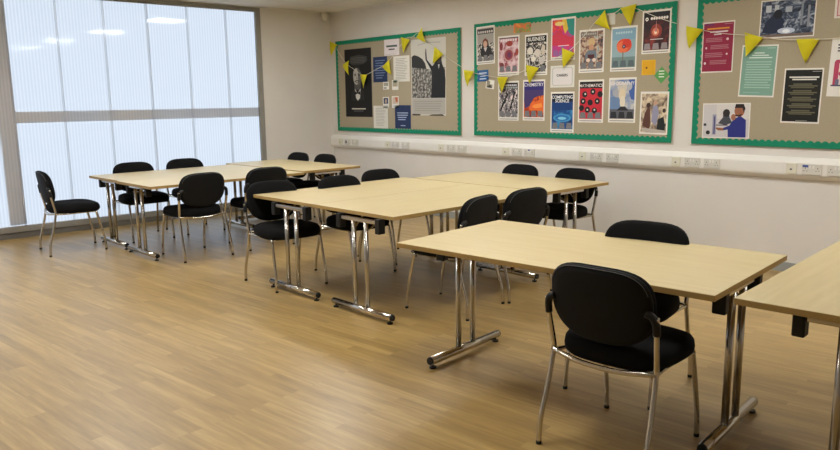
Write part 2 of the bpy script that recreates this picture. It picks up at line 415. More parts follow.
# posters ----------------------------------------------------------
def pin_up(name, cat, label, x0, x1, z0, z1, paper, shapes, texts=(), group=None, tilt=0.0, skew=None, child='picture', off=0.0):
    """paper sheet pinned on a board; shapes are given in fractions of the sheet"""
    w = x1 - x0; h = z1 - z0
    b = MB(); b.box(-w / 2, w / 2, -.0008, 0, -h / 2, h / 2, ink(paper))
    o = b.build(name); o.location = ((x0 + x1) / 2, -.0192 - off, (z0 + z1) / 2); o.rotation_euler = (0, tilt, 0)
    tag(o, label, cat, group)
    if shapes:
        b = MB(); y = -.0010
        for s in shapes:
            k = s[0]; y -= .00012
            P = lambda u, v: ((u - .5) * w, y, (v - .5) * h)
            if k == 'r': pts = [P(s[1], s[2]), P(s[3], s[2]), P(s[3], s[4]), P(s[1], s[4])]; c = s[5]
            elif k == 'e':
                n = s[6] if len(s) > 6 else 20
                pts = [P(s[1] + s[3] * math.cos(2 * PI * i / n), s[2] + s[4] * math.sin(2 * PI * i / n)) for i in range(n)]; c = s[5]
            else: pts = [P(*q) for q in s[1]]; c = s[2]
            b.face(pts, ink(c))
        b.build(child, o)
    for body, u, v, size, c, sx in texts:
        text_mesh('lettering', body, size, ink(c), o, ((u - .5) * w, -.0042, (v - .5) * h), sx=sx)
    return o
def lines(x0, x1, y0, y1, n, c, fill=.5, jag=.0):
    out = []
    for i in range(n):
        yy = y1 - (y1 - y0) * (i + .5) / n; hh = (y1 - y0) / n * fill / 2; j = random.random() * jag
        out.append(('r', x0 + j * .3, yy - hh, x1 - j, yy + hh, c))
    return out
def blobs(n, x0, x1, y, r, ry, c):
    return [('e', x0 + (x1 - x0) * i / (n - 1), y, r, ry, c, 8) for i in range(n)]
def seats(c=(150, 150, 152)):
    out = []
    for u in (.2, .5, .8): out.append(('p', [(u - .12, .10), (u + .12, .10), (u + .09, .24), (u - .09, .24)], c))
    return out + lines(.06, .94, .025, .055, 1, (140, 140, 140), .6)
W_ = (232, 229, 222); BK = (24, 24, 26)
B1 = 'papers on the portrait board'
pin_up('portrait_poster', 'poster', 'tall black poster with the pale lit face of a man in a bow tie', .30, .915, 1.245, 2.185, (20, 20, 22),
       [('p', [(.17, .80), (.22, .89), (.55, .91), (.84, .88), (.86, .82), (.70, .77), (.30, .765)], (62, 62, 62))] +
       lines(.22, .80, .79, .88, 4, (92, 92, 90), .35) +
       [('p', [(.36, .40), (.35, .52), (.60, .52), (.60, .40)], (84, 82, 80)), ('e', .47, .60, .155, .135, (104, 102, 100), 28), ('p', [(.32, .60), (.33, .68), (.38, .725), (.46, .73), (.50, .66), (.50, .50), (.45, .475), (.37, .49), (.33, .54)], (184, 180, 172)),
        ('p', [(.31, .66), (.34, .735), (.44, .775), (.55, .76), (.62, .68), (.60, .66), (.52, .715), (.42, .72), (.36, .69)], (34, 34, 35)), ('r', .36, .625, .43, .637, (40, 38, 38)), ('r', .50, .625, .57, .637, (40, 38, 38)),
        ('e', .395, .612, .026, .010, (50, 48, 48)), ('e', .53, .612, .026, .010, (34, 34, 34)), ('p', [(.455, .62), (.49, .555), (.44, .555)], (140, 136, 130)), ('p', [(.37, .53), (.46, .545), (.56, .53), (.55, .515), (.46, .53), (.38, .515)], (52, 50, 50)), ('r', .41, .502, .51, .511, (90, 80, 78)),
        ('p', [(.36, .43), (.25, .36), (.22, .24), (.74, .24), (.71, .36), (.60, .43), (.48, .36)], (36, 36, 38)),
        ('p', [(.37, .42), (.47, .35), (.59, .42), (.56, .28), (.48, .24), (.41, .28)], (216, 214, 208)), ('p', [(.38, .385), (.47, .355), (.57, .385), (.57, .325), (.47, .345), (.38, .325)], (22, 22, 24))] +
       lines(.24, .76, .10, .14, 1, (200, 198, 190), .45) + lines(.32, .68, .075, .10, 1, (110, 110, 108), .4), group=B1)
pin_up('title_card', 'notice', 'white title card with two lines of dark type at top of portrait board', 1.20, 1.51, 2.055, 2.262, (232, 224, 226),
       [('r', .14, .52, .86, .64, (92, 108, 104)), ('r', .16, .56, .84, .60, (60, 76, 72)), ('r', .30, .34, .70, .42, (80, 80, 84)), ('r', .05, .06, .75, .10, (204, 196, 200))], group=B1, tilt=.01)
NAVY = (34, 52, 92)
pin_up('blue_notice', 'notice', 'navy blue notice overlapping beside the black portrait poster', .955, 1.255, 1.715, 2.05, NAVY, lines(.14, .86, .12, .9, 8, (120, 140, 176), .35, .25), group=B1)
pin_up('blue_notice', 'notice', 'navy blue notice at bottom edge below the small picture cards', 1.40, 1.72, 1.10, 1.405, NAVY,
       lines(.14, .86, .34, .72, 4, (170, 186, 214), .45, .2) + lines(.36, .66, .1, .16, 1, (170, 186, 214), .6), group=B1)
pin_up('text_sheet', 'notice', 'white printed text sheet beside the large black and white photograph', 1.385, 1.71, 1.71, 2.04, (226, 222, 212), lines(.12, .88, .08, .92, 13, (176, 174, 168), .35, .2), group=B1)
pin_up('text_sheet', 'notice', 'white printed text sheet low between portrait poster and navy notice', .94, 1.25, 1.095, 1.40, (226, 222, 212), lines(.14, .86, .10, .9, 12, (182, 180, 174), .35, .2), group=B1)
pin_up('crowd_photograph', 'poster', 'large black and white photograph of a speaker saluting a crowd', 1.74, 2.385, 1.275, 2.225, (206, 202, 192),
       [('r', .02, .74, .98, .985, (204, 200, 190)), ('p', [(.2, .93), (.5, .955), (.85, .945), (.85, .935), (.5, .945), (.2, .92)], (170, 166, 158)),
        ('p', [(.02, .5), (.02, .78), (.1, .80), (.22, .78), (.34, .74), (.42, .68), (.46, .6), (.4, .5)], (52, 52, 52)),
        ('p', [(.02, .23), (.02, .64), (.3, .62), (.6, .6), (.98, .62), (.98, .23)], 'crowd'),
        ('p', [(.43, .73), (.42, .83), (.455, .835), (.47, .73), (.62, .64), (.68, .67), (.72, .74), (.80, .76), (.88, .72), (.90, .66), (.97, .58), (.99, .46), (.98, .23), (.58, .23), (.60, .42), (.60, .58)], (36, 36, 38)),
        ('e', .80, .73, .085, .055, (70, 66, 62)), ('p', [(.78, .66), (.83, .66), (.805, .60)], (190, 186, 178)), ('p', [(.415, .82), (.43, .87), (.455, .87), (.462, .82)], (120, 114, 108)),
        ('r', .02, .02, .98, .225, (176, 172, 164)), ('p', [(.02, .0), (.25, .0), (.28, .018), (.02, .02)], (60, 54, 48)), ('p', [(.5, .0), (.95, .0), (.9, .02), (.6, .016)], (70, 62, 54))] +
       lines(.08, .92, .05, .2, 5, (158, 154, 146), .4, .1), group=B1)
for i, (x0, x1, z0, z1, sh, lb) in enumerate([
    (1.16, 1.285, 1.615, 1.715, [('r', .1, .45, .9, .9, (160, 160, 150)), ('r', .1, .1, .6, .3, (150, 150, 150))], 'tiny pale card under the upper navy notice'),
    (1.35, 1.48, 1.605, 1.735, [('r', .1, .35, .9, .9, (170, 168, 150)), ('p', [(.2, .95), (.8, .95), (.8, .8), (.5, .7), (.2, .8)], (70, 80, 60)), ('r', .4, .4, .6, .6, (190, 150, 120))], 'tiny card with a dark green top under the upper white text sheet'),
    (1.15, 1.28, 1.37, 1.515, [('r', .12, .38, .88, .92, (60, 76, 110)), ('e', .5, .62, .18, .2, (180, 160, 140)), ('r', .2, .12, .8, .2, (170, 170, 170))], 'tiny card with a dark blue picture above the lower white text sheet'),
    (1.34, 1.48, 1.37, 1.525, [('r', .1, .35, .9, .92, (206, 190, 176)), ('p', [(.45, .9), (.9, .9), (.9, .5), (.6, .5)], (190, 110, 80)), ('r', .2, .12, .7, .2, (170, 170, 170))], 'tiny card with a peach picture above the lower navy notice')]):
    pin_up('picture_card', 'card', lb, x0, x1, z0, z1, W_, sh, group=B1)

SG = 'school subject posters on the middle board'
def subject(label, x0, x1, z0, z1, bg, shapes, texts, tilt=0.0, icons=(120, 120, 124)):
    pin_up('subject_poster', 'poster', label, x0, x1, z0, z1, W_, [('r', .05, .085, .95, .955, bg)] + shapes + seats(icons), texts, SG, tilt)
subject('poster of a person with long hair at top left corner of middle board', 2.90, 3.185, 1.87, 2.295, 'mono_shapes',
        [('r', .05, .55, .95, .955, (168, 162, 156)), ('r', .05, .80, .95, .93, (70, 64, 64))] + blobs(7, .14, .86, .85, .05, .035, (206, 200, 194)) +
        [('p', [(.2, .2), (.3, .42), (.36, .62), (.48, .68), (.62, .64), (.7, .45), (.85, .3), (.85, .2)], (40, 38, 42)), ('e', .49, .53, .11, .09, (206, 168, 144)), ('p', [(.36, .5), (.38, .64), (.49, .69), (.61, .64), (.64, .46), (.58, .58), (.49, .63), (.40, .58)], (120, 66, 40)), ('p', [(.4, .44), (.5, .32), (.6, .44)], (206, 200, 198))], [], -.02)
subject('pale poster of pink and red round cells, left in the upper row', 3.235, 3.55, 1.73, 2.165, 'cells',
        [('r', .05, .93, .95, .955, (60, 40, 44))] + blobs(7, .16, .84, .885, .045, .03, (236, 226, 226)) +
        [('e', .52, .52, .25, .17, (196, 150, 150)), ('e', .52, .52, .19, .13, (150, 60, 70)), ('e', .54, .52, .09, .07, (110, 50, 90)), ('e', .55, .80, .15, .07, (160, 60, 50)), ('e', .16, .74, .08, .10, (140, 56, 56)), ('e', .9, .58, .07, .09, (160, 70, 60)), ('e', .2, .26, .1, .07, (120, 56, 60))], [], .0)
subject('black and white poster with title BUSINESS and pale shapes', 3.63, 3.94, 1.72, 2.155, 'mono_shapes',
        [('r', .05, .80, .95, .955, (26, 24, 26)), ('e', .24, .60, .13, .09, (222, 216, 204)), ('e', .56, .55, .13, .09, (214, 206, 196)), ('p', [(.72, .62), (.78, .75), (.9, .70), (.88, .5), (.76, .48)], (206, 196, 178)), ('e', .38, .40, .1, .07, (230, 224, 214)), ('e', .75, .36, .12, .08, (200, 194, 188))],
        [('BUSINESS', .5, .875, .056, (238, 236, 230), 1.0)], .0)
subject('rainbow swirl poster in red, yellow and teal above the careers card', 3.985, 4.295, 1.865, 2.295, 'swirl',
        [('p', [(.6, .955), (.95, .955), (.95, .55), (.78, .6), (.62, .75)], (50, 140, 130)), ('p', [(.45, .955), (.62, .955), (.7, .72), (.58, .62), (.5, .75)], (226, 190, 70)), ('p', [(.05, .6), (.4, .74), (.5, .6), (.7, .56), (.95, .5), (.95, .3), (.4, .34), (.05, .36)], (206, 56, 80)), ('e', .35, .86, .2, .05, (236, 206, 130))] +
        lines(.3, .75, .33, .35, 1, (236, 220, 230), .8), [], .0, (150, 96, 150))
subject('black and white shard pattern poster, leftmost of the lower row', 3.245, 3.55, 1.23, 1.67, 'mono_shards',
        [('r', .05, .80, .95, .955, (40, 36, 42))] + blobs(7, .34, .86, .89, .04, .028, (200, 200, 204)) + blobs(9, .24, .90, .83, .032, .025, (176, 186, 186)) + [('e', .3, .5, .1, .07, (60, 56, 60)), ('e', .3, .5, .05, .035, (230, 226, 222)), ('e', .7, .58, .09, .06, (236, 220, 216)), ('p', [(.1, .3), (.45, .7), (.5, .68), (.18, .28)], (30, 30, 34)), ('p', [(.55, .3), (.8, .75), (.86, .72), (.62, .28)], (30, 30, 34))], [])
subject('poster with title CHEMISTRY over violet and orange flames', 3.61, 3.915, 1.235, 1.675, 'flames',
        [('r', .05, .70, .95, .955, (52, 46, 118)), ('p', [(.05, .5), (.05, .75), (.95, .75), (.95, .62), (.7, .60), (.5, .55), (.3, .35), (.1, .3)], (72, 58, 110)), ('p', [(.3, .3), (.36, .42), (.6, .47), (.95, .55), (.95, .25), (.3, .25)], (232, 108, 42)), ('p', [(.42, .33), (.5, .39), (.85, .43), (.9, .33), (.6, .3)], (246, 150, 70))],
        [('CHEMISTRY', .5, .875, .051, (236, 234, 240), 1.0)])
subject('dark blue poster with title COMPUTING SCIENCE and glowing ring', 3.995, 4.30, 1.115, 1.54, 'deepblue',
        [('r', .05, .76, .95, .955, (20, 26, 48)), ('p', [(.05, .76), (.95, .76), (.95, .55), (.05, .55)], (24, 62, 120)), ('e', .5, .36, .38, .10, (70, 150, 200)), ('e', .5, .36, .30, .07, (40, 110, 180)), ('e', .5, .35, .18, .035, (130, 200, 226))],
        [('COMPUTING\nSCIENCE', .5, .82, .046, (238, 240, 244), 1.0)])
subject('poster collage of people with a grey suited figure, above MATHEMATICS', 4.345, 4.645, 1.725, 2.15, 'faces',
        [('r', .05, .84, .72, .94, (120, 112, 106))] + blobs(7, .12, .64, .895, .035, .028, (176, 170, 160)) + [('e', .5, .70, .14, .10, (206, 176, 130)), ('e', .5, .58, .10, .08, (196, 150, 120)), ('p', [(.25, .42), (.36, .52), (.64, .52), (.76, .42), (.72, .26), (.28, .26)], (112, 120, 132)), ('r', .36, .32, .62, .42, (84, 44, 48)), ('e', .38, .29, .08, .045, (226, 206, 190)), ('e', .62, .29, .08, .045, (226, 206, 190)), ('r', .715, .3, .73, .955, (220, 214, 200))], [])
subject('pale blue poster with one big red poppy', 4.72, 5.01, 1.725, 2.15, (150, 178, 186),
        [('r', .05, .7, .95, .955, (128, 166, 190)), ('r', .05, .085, .95, .32, (116, 140, 140)), ('e', .52, .57, .29, .155, (226, 84, 48)), ('e', .46, .54, .22, .13, (236, 116, 72)), ('e', .62, .62, .17, .1, (214, 60, 40)), ('e', .51, .55, .065, .045, (70, 40, 60)), ('e', .51, .55, .03, .02, (190, 180, 200)), ('p', [(.46, .43), (.5, .43), (.5, .16), (.47, .16)], (120, 110, 84))] + blobs(7, .22, .78, .86, .04, .03, (176, 204, 214)), [], .0, (90, 104, 110))
subject('dark poster of a glowing red nebula at top right of middle board', 5.06, 5.355, 1.875, 2.27, 'nebula',
        [('r', .05, .76, .95, .955, (24, 20, 24)), ('e', .5, .52, .2, .16, (150, 56, 44)), ('e', .48, .50, .12, .09, (226, 130, 96)), ('e', .48, .49, .05, .04, (255, 224, 200)), ('p', [(.46, .5), (.5, .8), (.52, .5)], (190, 120, 110)), ('e', .16, .80, .055, .042, (240, 236, 232)), ('e', .16, .80, .022, .018, (60, 50, 54))] + blobs(7, .33, .86, .81, .042, .036, (238, 230, 226)) + lines(.3, .75, .32, .34, 1, (226, 216, 214), .8), [], .0, (150, 140, 144))
subject('red poster of dark round symbols with title MATHEMATICS', 4.35, 4.655, 1.225, 1.655, (198, 44, 60),
        [('r', .05, .80, .95, .955, (30, 26, 30))] + [('e', u, v, .105, .072, (34, 30, 34)) for u, v in ((.26, .66), (.58, .72), (.86, .66), (.2, .5), (.48, .47), (.76, .5), (.14, .34), (.38, .30), (.66, .28))] +
        [('r', u - .03, v - .02, u + .03, v + .02, (206, 210, 200)) for u, v in ((.28, .67), (.58, .72), (.2, .5), (.76, .5), (.38, .30), (.66, .3))], [('MATHEMATICS', .5, .86, .042, (232, 226, 222), 1.0)])
subject('poster of a volcano plume under blue sky titled GEOGRAPHY', 4.715, 5.02, 1.23, 1.665, 'clouds',
        [('r', .05, .30, .45, .58, (110, 136, 176)), ('p', [(.72, .955), (.95, .955), (.95, .5), (.82, .52), (.74, .7)], (70, 100, 168)), ('e', .34, .66, .20, .10, (170, 172, 180)), ('e', .66, .80, .2, .1, (176, 178, 188)), ('e', .5, .78, .17, .12, (206, 198, 186)), ('e', .5, .62, .13, .14, (222, 206, 176)), ('e', .52, .46, .10, .14, (226, 216, 196)), ('e', .4, .86, .14, .06, (196, 190, 184)), ('r', .05, .085, .95, .30, (96, 96, 104)), ('p', [(.3, .27), (.46, .36), (.62, .36), (.76, .27)], (44, 44, 50))],
        [('GEOGRAPHY', .5, .87, .045, (230, 228, 232), 1.0)], .0, (44, 46, 52))
pin_up('subject_poster', 'poster', 'sepia poster of a group of people at bottom right of middle board', 5.07, 5.365, 1.125, 1.525, W_,
       [('r', .05, .04, .95, .95, 'sketch'), ('p', [(.1, .2), (.18, .5), (.3, .66), (.36, .6), (.4, .3), (.36, .12)], (96, 62, 52)), ('e', .30, .68, .08, .06, (70, 50, 44)), ('p', [(.42, .3), (.46, .66), (.6, .7), (.68, .5), (.6, .2)], (150, 150, 176)), ('e', .54, .74, .07, .055, (196, 156, 130)), ('p', [(.62, .12), (.66, .36), (.85, .42), (.92, .2), (.9, .08)], (36, 38, 40)), ('e', .86, .56, .06, .05, (70, 54, 50)), ('p', [(.1, .15), (.9, .1), (.9, .04), (.1, .06)], (190, 180, 170))], (), SG, .01)
pin_up('careers_card', 'notice', 'white rounded card reading CAREERS on the middle board', 3.985, 4.295, 1.585, 1.81, (222, 220, 212),
       [('p', [(.08, .16), (.13, .09), (.87, .09), (.92, .16), (.92, .84), (.87, .91), (.13, .91), (.08, .84)], (168, 170, 162)), ('p', [(.10, .17), (.15, .11), (.85, .11), (.90, .17), (.90, .83), (.85, .89), (.15, .89), (.10, .83)], (226, 222, 222))],
       [('CAREERS', .5, .55, .036, (70, 66, 68), 1.0)])
pin_up('rainbow_strip', 'picture', 'small landscape strip of rainbow colours at top of middle board', 3.465, 3.71, 2.185, 2.285, (214, 150, 70), [('r', .0, .0, 1, 1, 'rainbow')], tilt=.02)
pin_up('blue_tag', 'notice', 'small blue card with three white lines by the left border', 2.915, 3.09, 1.675, 1.805, (44, 96, 156),
       [('r', .16, .68, .84, .78, (206, 220, 236)), ('r', .25, .42, .75, .5, (190, 208, 230)), ('r', .2, .18, .8, .28, (200, 216, 234))], tilt=-.03)
pin_up('picture_card', 'card', 'tiny white card with grey picture below the blue card', 3.05, 3.18, 1.59, 1.69, W_, [('r', .1, .1, .8, .85, (150, 146, 130)), ('p', [(.1, .1), (.5, .5), (.8, .1)], (70, 68, 62)), ('r', .5, .5, .9, .9, (236, 234, 228))], tilt=.12)
pin_up('blank_card', 'card', 'plain white card half hidden by bunting above the poppy poster', 4.605, 4.76, 2.175, 2.285, (214, 212, 204), [('r', .1, .1, .9, .9, (220, 218, 210))], tilt=-.02)
pin_up('yellow_card', 'card', 'square yellow card beside the green diamond card', 5.07, 5.215, 1.68, 1.82, (226, 176, 34), [('r', .08, .08, .92, .92, (222, 168, 26)), ('e', .36, .48, .07, .07, (110, 70, 20))])
o = pin_up('diamond_card', 'card', 'green diamond card with three white lines near right border', 5.225, 5.335, 1.62, 1.73, (92, 160, 88), [])
b = MB()
for a in (-.02, .006, .032): b.face([(q[0], -.0016, q[1]) for q in ((-.028, a), (.028, a), (.028, a + .010), (-.028, a + .010))], ink((226, 236, 220)))
o.rotation_euler = (0, PI / 4, 0); k = b.build('lettering_lines', o); k.rotation_euler = (0, -PI / 4, 0)

# right board
pin_up('maroon_poster', 'poster', 'maroon information poster with yellow heading on the right board', 5.665, 5.95, 1.68, 2.115, W_,
       [('r', .03, .025, .97, .975, (146, 34, 66)), ('r', .14, .85, .84, .88, (226, 150, 50)), ('r', .24, .79, .80, .815, (232, 220, 224)), ('r', .36, .74, .60, .765, (226, 214, 218)), ('r', .68, .94, .95, .95, (190, 140, 150)), ('r', .03, .93, .35, .96, (110, 40, 96))] +
       lines(.10, .66, .60, .69, 3, (176, 112, 124), .55, .05) + lines(.26, .88, .46, .55, 3, (176, 112, 124), .55, .05) + lines(.10, .68, .30, .40, 3, (176, 112, 124), .55, .05) + lines(.26, .84, .16, .25, 3, (176, 112, 124), .55, .05) +
       [('e', .80, .65, .04, .025, (226, 200, 204)), ('e', .14, .49, .03, .022, (226, 200, 204)), ('e', .80, .36, .03, .02, (226, 200, 204)), ('e', .12, .19, .035, .025, (236, 220, 222))], tilt=.0)
pin_up('workshop_photograph', 'poster', 'landscape photograph of a welder in a dark blue workshop', 6.16, 6.595, 1.94, 2.245, W_,
       [('r', .02, .03, .98, .97, 'workshop'), ('r', .10, .68, .20, .86, (196, 200, 206)), ('r', .26, .70, .34, .86, (186, 192, 200)), ('r', .46, .66, .58, .80, (170, 178, 190)),
        ('p', [(.05, .15), (.12, .45), (.25, .62), (.38, .6), (.46, .42), (.4, .2), (.3, .12)], (36, 46, 70)), ('e', .33, .62, .08, .12, (28, 32, 44)), ('e', .5, .18, .16, .08, (196, 206, 226)), ('e', .5, .17, .07, .05, (244, 248, 255)), ('r', .03, .03, .98, .10, (120, 104, 96)), ('r', .74, .3, .78, .9, (130, 138, 150)), ('r', .86, .25, .9, .8, (140, 144, 154))], tilt=.015)
pin_up('teal_poster', 'poster', 'teal text poster in a white margin hanging under the bunting', 6.02, 6.32, 1.465, 1.895, W_,
       [('r', .035, .03, .965, .97, (128, 168, 152)), ('r', .70, .93, .93, .94, (190, 214, 204)), ('r', .36, .835, .64, .855, (214, 230, 222)), ('r', .3, .79, .76, .81, (214, 230, 222)), ('r', .22, .745, .86, .765, (220, 234, 228))] + lines(.14, .90, .16, .70, 11, (166, 200, 186), .42, .12) + lines(.14, .6, .07, .10, 1, (150, 188, 176), .6), tilt=.035)
pin_up('black_poster', 'poster', 'black text poster with white heading, lowest on the right board', 6.385, 6.685, 1.25, 1.69, W_,
       [('r', .035, .03, .965, .97, (30, 30, 28)), ('r', .72, .935, .95, .945, (170, 170, 164)), ('r', .14, .825, .90, .85, (226, 224, 216)), ('r', .22, .785, .84, .81, (226, 224, 216))] +
       [s for v in (.68, .56, .44, .32, .20) for s in (('r', .26, v + .02, .74, v + .045, (98, 96, 76)), ('r', .14, v - .01, .88, v + .012, (104, 100, 80)), ('r', .2, v - .04, .8, v - .018, (96, 92, 72)))] + lines(.4, .7, .04, .06, 1, (150, 150, 140), .5), tilt=.02)
pin_up('office_photograph', 'poster', 'photograph of a man in blue at a computer, bottom left of right board', 5.705, 6.13, 1.11, 1.415, W_,
       [('r', .02, .03, .98, .97, (206, 202, 204)), ('r', .3, .55, .98, .97, (216, 212, 210)), ('r', .22, .10, .30, .68, (150, 150, 176)), ('r', .25, .12, .275, .62, (60, 56, 110)),
        ('p', [(.34, .42), (.44, .60), (.44, .76), (.56, .78), (.58, .6), (.64, .44), (.5, .38)], (72, 74, 82)), ('e', .51, .72, .075, .11, (40, 36, 36)),
        ('p', [(.56, .03), (.55, .25), (.44, .22), (.44, .29), (.58, .36), (.66, .54), (.80, .64), (.92, .52), (.93, .03)], (44, 52, 130)),
        ('p', [(.30, .26), (.30, .31), (.46, .29), (.46, .22), (.36, .22)], (150, 96, 70)),
        ('e', .78, .78, .105, .17, (158, 102, 76)), ('p', [(.68, .86), (.70, .97), (.86, .97), (.90, .84), (.87, .72), (.84, .86)], (34, 30, 30)), ('p', [(.66, .68), (.72, .62), (.80, .62), (.84, .70), (.76, .66)], (44, 34, 32)), ('e', .66, .60, .05, .09, (164, 108, 82)),
        ('r', .03, .35, .09, .42, (60, 60, 66)), ('e', .13, .16, .045, .06, (40, 40, 44)), ('r', .3, .36, .55, .39, (70, 66, 72))], tilt=-.01)
pin_up('red_figure_poster', 'poster', 'white poster with red rounded frame at the right picture edge', 6.725, 7.02, 1.46, 1.90, W_,
       [('r', .16, .88, .86, .91, (90, 86, 100)), ('r', .16, .83, .7, .86, (90, 86, 100)), ('r', .16, .78, .8, .81, (110, 104, 116)), ('p', [(.12, .18), (.12, .60), (.16, .64), (.9, .64), (.9, .58), (.24, .58), (.24, .18)], (186, 72, 102)), ('r', .28, .2, .85, .52, (222, 200, 206)), ('r', .30, .44, .46, .54, (120, 130, 150)), ('e', .3, .4, .06, .04, (186, 72, 102)), ('r', .08, .18, .34, .205, (80, 78, 100)), ('r', .18, .2, .27, .3, (110, 112, 140))], tilt=.03)
pin_up('pink_sheet', 'notice', 'white sheet with pink outline in top right picture corner', 6.73, 7.02, 2.06, 2.30, (226, 220, 212), [('p', [(.06, .06), (.94, .06), (.94, .94), (.06, .94)], (196, 130, 136)), ('p', [(.09, .10), (.91, .10), (.91, .90), (.09, .90)], (226, 206, 204))])

# ------------------------------------------------------------------ bunting
t = empty('bunting', (0, 0, 0)); tag(t, 'string of yellow triangular bunting looping across all three display boards', 'bunting')
fl = [(.075, 2.29), (.36, 2.00), (.77, 1.82), (1.26, 1.955), (1.665, 2.245), (1.93, 2.30), (2.29, 2.06), (2.80, 1.80), (3.33, 1.71), (3.76, 1.81), (4.23, 1.95), (4.60, 2.255), (4.92, 2.325), (5.60, 2.07), (6.13, 1.97), (6.56, 1.91), (7.1, 1.93), (7.7, 2.05)]
path = [Vector((x, -.042, z)) for x, z in fl]
mid = []
for a, c in zip(path, path[1:]):
    mid.append(a); s = (a + c) / 2; s.z -= .012; mid.append(s)
mid.append(path[-1])
b = MB(); b.tube(mid, .0028, M['string'], 6); b.build('string', t)
tilts = [.35, -.35, .05, -.6, .25, -.75, .6, .12, .05, .22, .35, -.75, -.15, .25, .32, .03, .1, .1]
for i, (x, z) in enumerate(fl):
    b = MB(); hw = .085; L = .185
    prof = []
    for r in range(7):
        v = r / 6
        for s in (-1, 1):
            wd = hw * (1 - v) + .001; yy = -.004 - .012 * math.sin(v * PI) * (1 if i % 2 else .4) - .006 * s * (i % 3 - 1)
            prof.append((s * wd, yy, -v * L))
    vs = [b.bm.verts.new(p) for p in prof]; k = b.mi(M['yellow'])
    for r in range(6):
        f = b.bm.faces.new((vs[2 * r], vs[2 * r + 1], vs[2 * r + 3], vs[2 * r + 2])); f.material_index = k; f.smooth = True
    f = b.build('flag', t); f.location = (x, -.042, z + .006); f.rotation_euler = (0, tilts[i], 0)
    sm = f.modifiers.new('thick', 'SOLIDIFY'); sm.thickness = .0008

# ------------------------------------------------------------------ chair
def make_chair():
    t = empty('visitor_chair')
    n = 40
    # seat cushion
    b = MB()
    def plan(s, z, dy=0.0):
        out = []
        for i in range(n):
            a = 2 * PI * i / n; c, q = math.cos(a), math.sin(a)
            x = math.copysign(abs(c) ** .62, c); y = math.copysign(abs(q) ** .62, q)
            hw = .244 + .008 * y
            out.append((x * hw * s, (y * .238 + .010) * s + dy, z - (.012 * max(0, y) ** 3 if z > .44 else 0)))
        return out
    b.loft([plan(.80, .402), plan(.93, .406), plan(.99, .421), plan(1.0, .445), plan(.985, .470), plan(.94, .487), plan(.85, .496), plan(.6, .501), plan(.25, .502)], M['fabric'])
    b.build('seat', t)
    # backrest pad and shell
    def bk(s, off, z0=.664):
        out = []
        for i in range(n):
            a = 2 * PI * i / n; c, q = math.cos(a), math.sin(a)
            if q >= 0: ex, ez, hh = .54, .64, .162
            else: ex, ez, hh = .80, .90, .166
            x = math.copysign(abs(c) ** ex, c) * .231 * s; z = math.copysign(abs(q) ** ez, q) * hh * s
            y = -.222 + off + .45 * x * x - .16 * (z + z0 - .5) * 1.0
            out.append((x, y, z0 + z))
        return out
    b = MB(); b.loft([bk(.97, -.004), bk(1.0, .006), bk(1.0, .018), bk(.97, .032), bk(.90, .041), bk(.7, .046), bk(.3, .047)], M['fabric']); b.build('backrest', t)
    b = MB(); b.loft([bk(.3, -.024), bk(.8, -.022), bk(.93, -.017), bk(.985, -.008), bk(.992, -.003), bk(.96, -.001)], M['shell']); b.build('back_shell', t)
    b = MB(); b.tube([Vector(p) for p in bk(.955, -.0165)][2:19], .0018, M['piping'], 6, False); b.build('piping', t)
    R = .0115
    for s in (-1, 1):
        b = MB(); b.tube([(s * .245, -.238, .655), (s * .243, -.230, .58), (s * .236, -.205, .46), (s * .235, -.203, .41), (s * .240, -.235, .26), (s * .246, -.275, .12), (s * .248, -.285, .010)], R, M['chrome']); l = b.build('leg', t)
        c = MB(); c.cyl((s * .248, -.285, 0), (s * .248, -.285, .014), .0122, M['black_plastic'], 12); c.build('foot_cap', l)
        b = MB(); b.tube([(s * .214, .175, .410), (s * .217, .205, .28), (s * .221, .235, .12), (s * .222, .243, .010)], R, M['chrome']); l = b.build('leg', t)
        c = MB(); c.cyl((s * .222, .243, 0), (s * .222, .243, .014), .0122, M['black_plastic'], 12); c.build('foot_cap', l)
        b = MB(); b.tube([(s * .2435, -.230, .585), (s * .243, -.236, .625), (s * .232, -.243, .655), (s * .205, -.245, .668)], .0155, M['black_plastic'], 12); b.build('bracket', t)
    b = MB()
    b.tube([(-.235, -.203, .415), (-.19, -.218, .412), (-.10, -.233, .402), (0, -.237, .399), (.10, -.233, .402), (.19, -.218, .412), (.235, -.203, .415)], R, M['chrome'])
    for s in (-1, 1): b.tube([(s * .235, -.203, .412), (s * .215, -.10, .405), (s * .205, .07, .405), (s * .205, .160, .405)], R * .8, M['chrome'])
    b.tube([(-.205, .160, .405), (0, .162, .404), (.205, .160, .405)], R * .8, M['chrome'])
    b.build('seat_frame', t)
    return t
D = math.radians
CG = 'black upholstered chairs at the tables'
